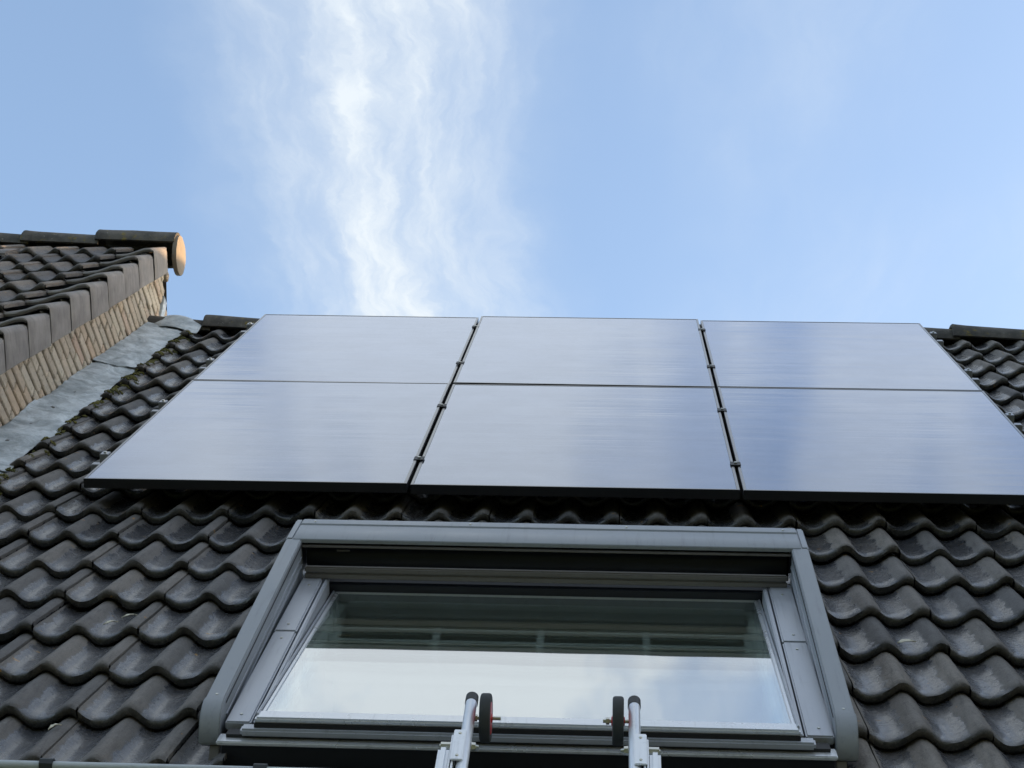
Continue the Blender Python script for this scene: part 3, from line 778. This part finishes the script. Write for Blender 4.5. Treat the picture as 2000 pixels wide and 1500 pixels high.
# verge tile
def verge_mesh(seed):
    pr_ = []
    for i in range(13):                       # trough at the left rising to the rounded shoulder
        x = -.205 + .15 * i / 12; pr_.append((x, wave((x + .205) / .16 * .52 + .46) * AMP))
    for a in (75, 50, 25, 5): pr_.append((-.030 + .030 * math.cos(math.radians(a)), AMP - .030 + .030 * math.sin(math.radians(a)) + .001))
    pr_ += [(.0005, -.03), (.0015, -.065), (.002, -.105), (.0015, -.137), (-.004, -.1405)]
    inner = [(-.022, -.1405), (-.020, -.105), (-.0195, -.03), (-.045, .008)]
    rows_ = [(.04, -1), (.002, -.9), (-.003, -.45), (.0, -.15), (.008, 0), (.1, 0), (.2, 0), (GAUGE + .03, 0)]
    V, F = [], []; allp = pr_ + inner; k = len(allp)
    for j, (y, c) in enumerate(rows_):
        for i, (x, z) in enumerate(allp):
            top = i < 15
            dz = c * (.022 if top else 0) if c > -1 else (-.024 if top else 0)
            dx = (c * .004 if not top else 0)
            yy = y + .002 * mnoise.noise((i * .4, seed, j))
            if not top and y < .1: yy = y * .15
            if not top and y > .21: yy = GAUGE - .012
            V.append((x + dx + .0012 * mnoise.noise((x * 20 + seed, y * 9, z * 9)), yy, z + dz - STEP * yy / GAUGE * (0 if 20 <= i <= 23 else 1)))
    for j in range(len(rows_) - 1):
        for i in range(k - 1): F.append((j * k + i, j * k + i + 1, (j + 1) * k + i + 1, (j + 1) * k + i))
    V2 = [(i) for i in range(17, k)]
    F.append(tuple(V2))
    return mesh('verge_tile', V, F, M['verge'], True, 45)
VM = [verge_mesh(i * 3.1) for i in range(3)]
for v in nrows:
    link_obj('verge_tile', rnd.choice(VM), nroof, jitter(VX + rnd.gauss(0, .0015), v, NB_N))
# field of the neighbour's roof: crest of the verge tile at VX-.035
c0 = VX - .205 - .003
ncut = {}
for v in nrows:
    for k in range(1, 7):
        yl = min(TLEN, NRV - .02 - v); x = c0 - 2 * P * k
        if abs(yl - TLEN) < .002: me = rnd.choice(TILES_N)
        else:
            kk = round(yl, 3)
            if kk not in ncut: ncut[kk] = tile_mesh('cut_tile_next_door', M['tile_n'], 0, 2 * P, yl, 90)
            me = ncut[kk]
        # tile starts at a trough here so that its waves run on from the verge tile
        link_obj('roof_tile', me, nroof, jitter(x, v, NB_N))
# vent tile near the ridge at the picture's left edge
vt = empty('vent_tile', Matrix.Translation((-1.45, NRV - .78, NB_N - .02)), nroof)
prism_u('vent_hood', vt, [(-.02, 0), (.0, .045), (.03, .056), (.25, .04), (.3, 0)], -.11, .11, M['tile_n'], .01)
box('vent_grille', vt, (-.09, .09), (-.026, -.012), (.006, .04), M['seal'], 0)
for q in range(8): box('vent_bar', vt, (-.088 + q * .022, -.082 + q * .022), (-.029, -.0265), (.006, .04), M['tile_n'], 0)
# ridge of the neighbour
nrt = W(0, NRV, NB_N + .035) + Vector((0, 0, -.035))
ridge_row(nroof, VX - .40 * 9 - .455, VX - .50, nrt.y + .02, nrt.z - .068, IRM)
u_last = VX - .435
mtx = IRM @ Matrix.Translation((u_last, nrt.y + .02, nrt.z - .062)) @ Matrix.Rotation(.02, 4, 'Y')
link_obj('ridge_tile', ridge_tile_mesh('ridge_tile_end', M['ridge'], .45, .126, .118, 9), nroof, mtx)
# closed end of the ridge: shield-shaped plate
def cap_outline(sc=1.0):
    pts = []
    for i in range(17):
        a = math.radians(-8 + 196 * i / 16); pts.append(((.128 + .004 * mnoise.noise((i * .7, 2, 0))) * sc * math.cos(a), (.105 + .004 * mnoise.noise((i * .7, 5, 0))) * sc * math.sin(a)))
    pts += [(-.118 * sc, -.06 * sc), (-.085 * sc, -.105 * sc), (-.04 * sc, -.128 * sc), (0, -.134 * sc), (.04 * sc, -.128 * sc), (.085 * sc, -.105 * sc), (.118 * sc, -.06 * sc)]
    return pts
bm = bmesh.new(); co = cap_outline(.9); ci = cap_outline(.78)
A = [bm.verts.new((-.012, y, z)) for y, z in co]; B_ = [bm.verts.new((.012, y, z)) for y, z in co]; C_ = [bm.verts.new((.017, y, z)) for y, z in ci]; D_ = [bm.verts.new((.021 + .004 * mnoise.noise((y * 30, z * 30, 1)), y * .6, z * .6)) for y, z in ci]
k = len(co)
for i in range(k):
    j = (i + 1) % k
    bm.faces.new((A[i], A[j], B_[j], B_[i])); bm.faces.new((B_[i], B_[j], C_[j], C_[i])); bm.faces.new((C_[i], C_[j], D_[j], D_[i]))
bm.faces.new(D_); bm.faces.new(A[::-1]); bmesh.ops.recalc_face_normals(bm, faces=bm.faces)
me = bpy.data.meshes.new('ridge_end_plate'); bm.to_mesh(me); bm.free(); me.materials.append(M['cap'])
for p_ in me.polygons: p_.use_smooth = True
me.set_sharp_from_angle(angle=math.radians(40))
o = link_obj('ridge_end_plate', me, nroof, IRM @ Matrix.Translation((VX + .02, nrt.y + .02, nrt.z - .088)))
o['label'] = 'pale ridge end plate lit orange by the low sun'
# bricks of the gable, every course a row of its own
BH, BL, BJ = .0495, .205, .0125
bvar = []
for q in range(6):
    bm = bmesh.new(); bmesh.ops.create_cube(bm, size=1)
    for vv in bm.verts: vv.co = Vector((vv.co.x * .05, vv.co.y * BL, vv.co.z * BH))
    bmesh.ops.bevel(bm, geom=list(bm.edges), offset=.005, segments=1, affect='EDGES')
    for vv in bm.verts: vv.co += Vector((mnoise.noise((vv.co.y * 20, vv.co.z * 40, q * 5.0)) * .003, mnoise.noise((vv.co.z * 40, q * 7.0, 1)) * .006, mnoise.noise((vv.co.y * 14, q * 9.0, 2)) * .005))
    me = bpy.data.meshes.new('brick'); bm.to_mesh(me); bm.free(); me.materials.append(M['brick']); bvar.append(me)
zc0 = W(0, -1.2, -.2).z
z = zc0; ci_ = 0
while z < nrw.z - .17:
    # y where this course meets the neighbour's tiles and our own roof
    yv = lambda n: (n * 0 + ((z - Z0) - n * math.cos(PITCH)) / math.sin(PITCH)) * math.cos(PITCH) - n * math.sin(PITCH)
    y0, y1 = yv(NB_N - .16) - .02, yv(-.16) + .12
    y1 = min(y1, nrw.y + .02)
    ph = (ci_ % 2) * (BL + BJ) / 2 + rnd.uniform(-.03, .03)
    y = math.floor((y0 - ph) / (BL + BJ)) * (BL + BJ) + ph
    while y < y1:
        zz = z + BH / 2
        ymid = y + BL / 2
        if ymid > y0 - .05:
            link_obj('brick', rnd.choice(bvar), gable, Matrix.Translation((UW - .0245 + rnd.gauss(0, .0015), ymid, zz + rnd.gauss(0, .0015))) @ Matrix.Rotation(rnd.gauss(0, .012), 4, 'X'))
        y += BL + BJ
    z += BH + BJ; ci_ += 1
# strip of lead standing at the back corner of the gable
bx = W(UW, 3.78, -.02)
link_obj('lead_corner', box_mesh('lead_corner', UW - .02, UW + .012, nrw.y + .05, nrw.y + .12, rw.z - .15, rw.z + .24, M['lead'], .004), gable)

# unseen house added on the right, shaped to cast shade over the roof
def shade_house():
    h = empty('neighbour_house', Matrix.Identity(4)); tag(h, 'unseen taller house added to the right to cast shade over the roof', 'house')
    x0, x1 = 5.36, 18.0
    ta = math.tan(math.radians(30))
    qy = nrt.y + .02 + sd.y / sd.x * (x0 - VX); qz = nrt.z - .125 + sd.z / sd.x * (x0 - VX)   # on its front slope, set so the shadow edge crosses the ridge end
    ry, rz = qy + .45, qz + .45 * ta
    fy = -3.0; fz = qz - (qy - fy) * ta; by = 2 * ry - fy
    pent = [(fy + .25, 0), (by - .25, 0), (by - .25, fz - .03), (ry, rz - .12), (fy + .25, fz - .03)]
    V = [(x, y, z) for x in (x0 + .04, x0 + .24) for y, z in pent]
    F = [(0, 1, 2, 3, 4), (9, 8, 7, 6, 5)] + [(i, (i + 1) % 5, 5 + (i + 1) % 5, 5 + i) for i in range(5)]
    link_obj('gable_wall', mesh('gable_wall', V, F, M['wallbrick']), h)
    link_obj('front_wall', box_mesh('front_wall', x0 + .245, x1, fy + .25, fy + .47, 0, fz - .03, M['wallbrick'], 0), h)
    for (ya, za, yb, zb, nm) in ((fy, fz, ry, rz, 'front_slope'), (ry, rz, by, fz, 'back_slope')):
        V, F = [], []; k = int(math.hypot(yb - ya, zb - za) / GAUGE)
        for j in range(k + 1):
            for e in (0, 1):
                t_ = min(1, (j + e * .98) / k)
                for x in (x0, x1): V.append((x, ya + (yb - ya) * t_, za + (zb - za) * t_ - (.025 if (e == (1 if nm[0] == 'f' else 0)) else 0)))
        for j in range(len(V) // 2 - 1): F.append((2 * j, 2 * j + 1, 2 * j + 3, 2 * j + 2))
        o = link_obj(nm, mesh(nm, V, F, M['tile_n']), h); sm = o.modifiers.new('thick', 'SOLIDIFY'); sm.thickness = .06; sm.offset = -1
    ridge_row(h, x0 + .1, x0 + 5, ry, rz - .06, Matrix.Identity(4))
shade_house()

# ------------------------------------------------------------------ ladder lying up the roof, with wheels at its top
LN = .062
lad = empty('ladder', RM @ Matrix.Translation((1.72, -2.3, LN)) @ Matrix.Rotation(math.radians(8), 4, 'X'))
tag(lad, 'silver aluminium ladder with rubber wheels at its top, reaching the roof window sill', 'ladder')
GL = -4.30                                      # length down to the ground
for s, ut, uo in ((-1, 1.5375 - 1.72, 1.487 - 1.72), (1, 1.9115 - 1.72, 1.962 - 1.72)):
    tb = link_obj('hook_tube', cyl_mesh('hook_tube', (ut, .09, 0), (ut, -.72, 0), .0135, .0135, M['ladder'], 24), lad)
    link_obj('tube_cap', cyl_mesh('tube_cap', (ut, .068, -.0008), (ut, .104, -.0008), .0152, .0148, M['plastic'], 24, True, .003), tb)
    # wheel on the inner side
    uw = ut - s * .037
    wh = empty('wheel', Matrix.Translation((uw, .018, -.007)), lad)
    link_obj('tyre', lathe_mesh('tyre', (0, 0, 0), (1, 0, 0), [(.038, -.0115), (.050, -.0128), (.0545, -.011), (.056, -.007), (.0562, .007), (.0545, .011), (.050, .0128), (.038, .0115)], M['rubber'], 48), wh)
    link_obj('hub', lathe_mesh('hub', (0, 0, 0), (1, 0, 0), [(.001, -.0155), (.009, -.0155), (.011, -.0128), (.036, -.0128), (.0375, -.011), (.0375, .011), (.036, .0128), (.011, .0128), (.009, .0155), (.001, .0155)], M['red'], 40), wh)
    link_obj('axle_bolt', lathe_mesh('axle_bolt', (0, 0, 0), (1, 0, 0), [(.001, -.034), (.0045, -.034), (.0045, -.028), (.0085, -.027), (.0085, -.0195), (.0045, -.019), (.0045, .034), (.001, .034)], M['steel'], 6), wh)
    # clamp plate folded round the tube and the ladder stile
    x0, x1 = sorted((ut - s * .002, ut + s * .026))
    pl = link_obj('clamp_plate', box_mesh('clamp_plate', x0, x1, -.205, -.078, .0138, .0185, M['ladder'], .002), lad)
    for yy_ in (-.095, -.188): link_obj('rivet', cyl_mesh('rivet', (ut + s * .012, yy_, .0184), (ut + s * .012, yy_, .0205), .0042, .003, M['steel'], 10), pl)
    x0, x1 = sorted((ut + s * .019, ut + s * .0235)); link_obj('plate_flange', box_mesh('plate_flange', x0, x1, -.25, -.085, -.02, .0136, M['ladder'], .0015), pl)
    x0, x1 = sorted((ut + s * .026, ut + s * .030)); link_obj('plate_flange', box_mesh('plate_flange', x0, x1, -.30, -.096, -.02, .016, M['ladder'], .0015), pl)
    a, b = ut - s * .022, ut + s * .056
    bo = link_obj('clamp_bolt', cyl_mesh('clamp_bolt', (a, -.118, -.002), (b, -.118, -.002), .0045, .0045, M['steel'], 12), lad)
    link_obj('bolt_head', cyl_mesh('bolt_head', (ut + s * .0305, -.118, -.002), (ut + s * .053, -.118, -.002), .0095, .0095, M['steel'], 6), bo)
    link_obj('bolt_nut', cyl_mesh('bolt_nut', (ut - s * .0145, -.118, -.002), (ut - s * .024, -.118, -.002), .0105, .0095, M['steel'], 6), bo)
    link_obj('bolt_end', cyl_mesh('bolt_end', (ut - s * .024, -.118, -.002), (ut - s * .031, -.118, -.002), .0055, .004, M['steel'], 10), bo)
    x0, x1 = sorted((ut + s * .0315, ut + s * .0560))
    st = link_obj('stile', box_mesh('stile', x0, x1, GL, -.145, -.022, .016, M['ladder'], .007), lad)
for k in range(22):
    y = -.36 - .28 * k
    if y < GL + .1: break
    link_obj('rung', cyl_mesh('rung', (-.147 - .06, y, -.02), (.155 + .07, y, -.02), .014, .014, M['ladder'], 12), lad)

# ------------------------------------------------------------------ moss along the flashing, dry leaves on the tiles
V, F = [], []
for q in range(330):
    v = rnd.uniform(-1.8, 3.45); d = mnoise.noise((v * 2.6, 4.2, 0)) * .5 + .5
    if rnd.random() > .1 + .9 * d: continue
    cu_ = -.432 + abs(rnd.gauss(0, .006 + .024 * d)); cr3 = rnd.uniform(.007, .017)
    for _ in range(int(2200 * cr3)):
        a_ = rnd.uniform(0, 6.3); rr3 = cr3 * math.sqrt(rnd.random()); u = cu_ + rr3 * math.cos(a_); vv3 = v + 1.5 * rr3 * math.sin(a_)
        tv = ((vv3 - NOSE0) / GAUGE) % 1.0
        n = N_TILE + wave((u - .492) / P) * AMP - STEP * tv
        if u < -.43: n = max(n, -.108)
        n += .45 * math.sqrt(max(0, cr3 * cr3 - rr3 * rr3)) * rnd.uniform(.6, 1.1)
        c = Vector((u, vv3, n)); r = rnd.uniform(.0025, .005)
        k0 = len(V); ax = Vector((rnd.gauss(0, 1), rnd.gauss(0, 1), rnd.gauss(0, 1))).normalized(); q4 = Matrix.Rotation(rnd.uniform(0, 6), 3, ax)
        for t4 in ((1, 1, 1), (-1, -1, 1), (-1, 1, -1), (1, -1, -1)): V.append(c + q4 @ Vector(t4) * r * .7)
        F += [(k0, k0 + 1, k0 + 2), (k0, k0 + 3, k0 + 1), (k0, k0 + 2, k0 + 3), (k0 + 1, k0 + 3, k0 + 2)]
o = link_obj('moss', mesh('moss', V, F, M['moss'], True), None, RM); o['kind'] = 'stuff'; o['label'] = 'green moss grown along the lower edge of the lead flashing'; o['category'] = 'moss'

def leaf_mesh(L, w, curl, seed):
    V, F = [], []; S = 9
    for lay in (0, 1):
        for i in range(S + 1):
            t_ = i / S; hw = w * (math.sin(math.pi * min(1, t_ ** .7 * .98 + .02))) * (.75 + .3 * mnoise.noise((t_ * 6, seed, 0)))
            for k_, s in enumerate((-1, -.4, .4, 1)):
                V.append((t_ * L, s * hw + .004 * mnoise.noise((t_ * 5, seed, s)), curl * math.sin(math.pi * t_) + abs(s) * .003 - lay * .0012))
    o_ = (S + 1) * 4
    for lay in (0, 1):
        for i in range(S):
            for k_ in range(3): F.append((lay * o_ + i * 4 + k_, lay * o_ + i * 4 + k_ + 1, lay * o_ + i * 4 + k_ + 5, lay * o_ + i * 4 + k_ + 4))
    for i in range(S):
        for k_ in (0, 3): F.append((i * 4 + k_, i * 4 + 4 + k_, o_ + i * 4 + 4 + k_, o_ + i * 4 + k_))
    return mesh('dry_leaf', V, F, M['leaf'], True)
def surf_n(u, v, right=False):
    tv = ((v - NOSE0) / GAUGE) % 1.0
    return N_TILE + wave((u - (2.771 if right else .492)) / P) * AMP - STEP * tv
leaves = [(2.655, -1.262, .055, .012, .2, True, 'pale dry leaf lying in a tile trough right of the roof window'),
          (.392, -1.20, .045, .007, .6, False, 'upper of two thin pale leaves between the roof window and left edge'),
          (.415, -1.085, .05, .006, .5, False, 'topmost thin pale leaf on the tiles left of the roof window'),
          (.478, -2.02, .04, .006, .9, False, 'pale leaf on the lowest tiles at the left, above the gutter'),
          ]
for (u, v, L, w_, rz, right, lab) in leaves:
    o = link_obj('dry_leaf', leaf_mesh(L, w_, .006, u * 9), None, RM @ Matrix.Translation((u, v, surf_n(u, v, right) + .008)) @ Matrix.Rotation(rz, 4, 'Z'))
    tag(o, lab, 'leaf', 'dry leaves on the tiles')

# ------------------------------------------------------------------ unseen trees added behind the camera to block low sky light
def bark_b(t, p): link(t, mixcol(t, noise_node(t, objvec(t, True, (6, 6, 1)), 5, 5), (.05, .04, .03), (.11, .09, .07)), p, 'Base Color')
def fol_b(t, p): link(t, mixcol(t, noise_node(t, objvec(t), .9, 4), (.03, .05, .012), (.08, .1, .03)), p, 'Base Color')
M['bark'] = mat('bark', rough=.95, build=bark_b); M['foliage'] = mat('foliage', rough=.8, build=fol_b)
def tree(x, y, hgt, rad, seed, label):
    r = random.Random(seed)
    t_ = empty('tree', Matrix.Translation((x, y, 0))); tag(t_, label, 'tree', 'unseen trees added to block low sky light')
    link_obj('trunk', cyl_mesh('trunk', (0, 0, 0), (r.uniform(-.2, .2), r.uniform(-.2, .2), hgt * .55), .24, .13, M['bark'], 12), t_)
    for k in range(7):
        a = k * 2.4 + r.random(); z = hgt * r.uniform(.28, .5)
        link_obj('limb', cyl_mesh('limb', (0, 0, z), (math.cos(a) * rad * .7, math.sin(a) * rad * .7, z + hgt * r.uniform(.12, .3)), .09, .025, M['bark'], 8), t_)
    V, F = [], []
    cl_ = [(Vector((r.gauss(0, .45) * rad, r.gauss(0, .45) * rad, hgt * r.uniform(.34, .93))), r.uniform(.5, 1.0)) for _ in range(80)]
    for c, cr2 in cl_:
        w = math.sqrt(max(.05, 1 - ((c.z / hgt - .58) / .42) ** 2)); c.x *= w; c.y *= w
        for _ in range(95):
            p = c + Vector((r.gauss(0, .5), r.gauss(0, .5), r.gauss(0, .4))) * cr2
            q = Matrix.Rotation(r.uniform(0, 6.3), 3, Vector((r.gauss(0, 1), r.gauss(0, 1), r.gauss(0, 1))).normalized()); l = r.uniform(.14, .26)
            k0 = len(V); V += [p + q @ Vector(v) * l for v in ((-1, 0, 0), (0, -.45, .08), (1, 0, 0), (0, .45, .08))]; F.append((k0, k0 + 1, k0 + 2, k0 + 3))
    link_obj('crown', mesh('crown', V, F, M['foliage'], False, normals=False), t_)
for i, (x, y, hh, rr_, lab) in enumerate(((-15, -17, 12.5, 3.6, 'leftmost of the unseen trees added to block low sky light'), (-8.5, -18, 14, 3.8, 'second from the left of the unseen trees added to block low sky light'), (-2, -17, 13, 3.6, 'third from the left of the unseen trees added to block low sky light'),
        (4.5, -18, 14.5, 3.8, 'third from the right of the unseen trees added to block low sky light'), (11, -17, 13, 3.7, 'second from the right of the unseen trees added to block low sky light'), (17.5, -18, 13.5, 3.8, 'rightmost of the unseen trees added to block low sky light'))):
    tree(x, y, hh, rr_, i + 3, lab)
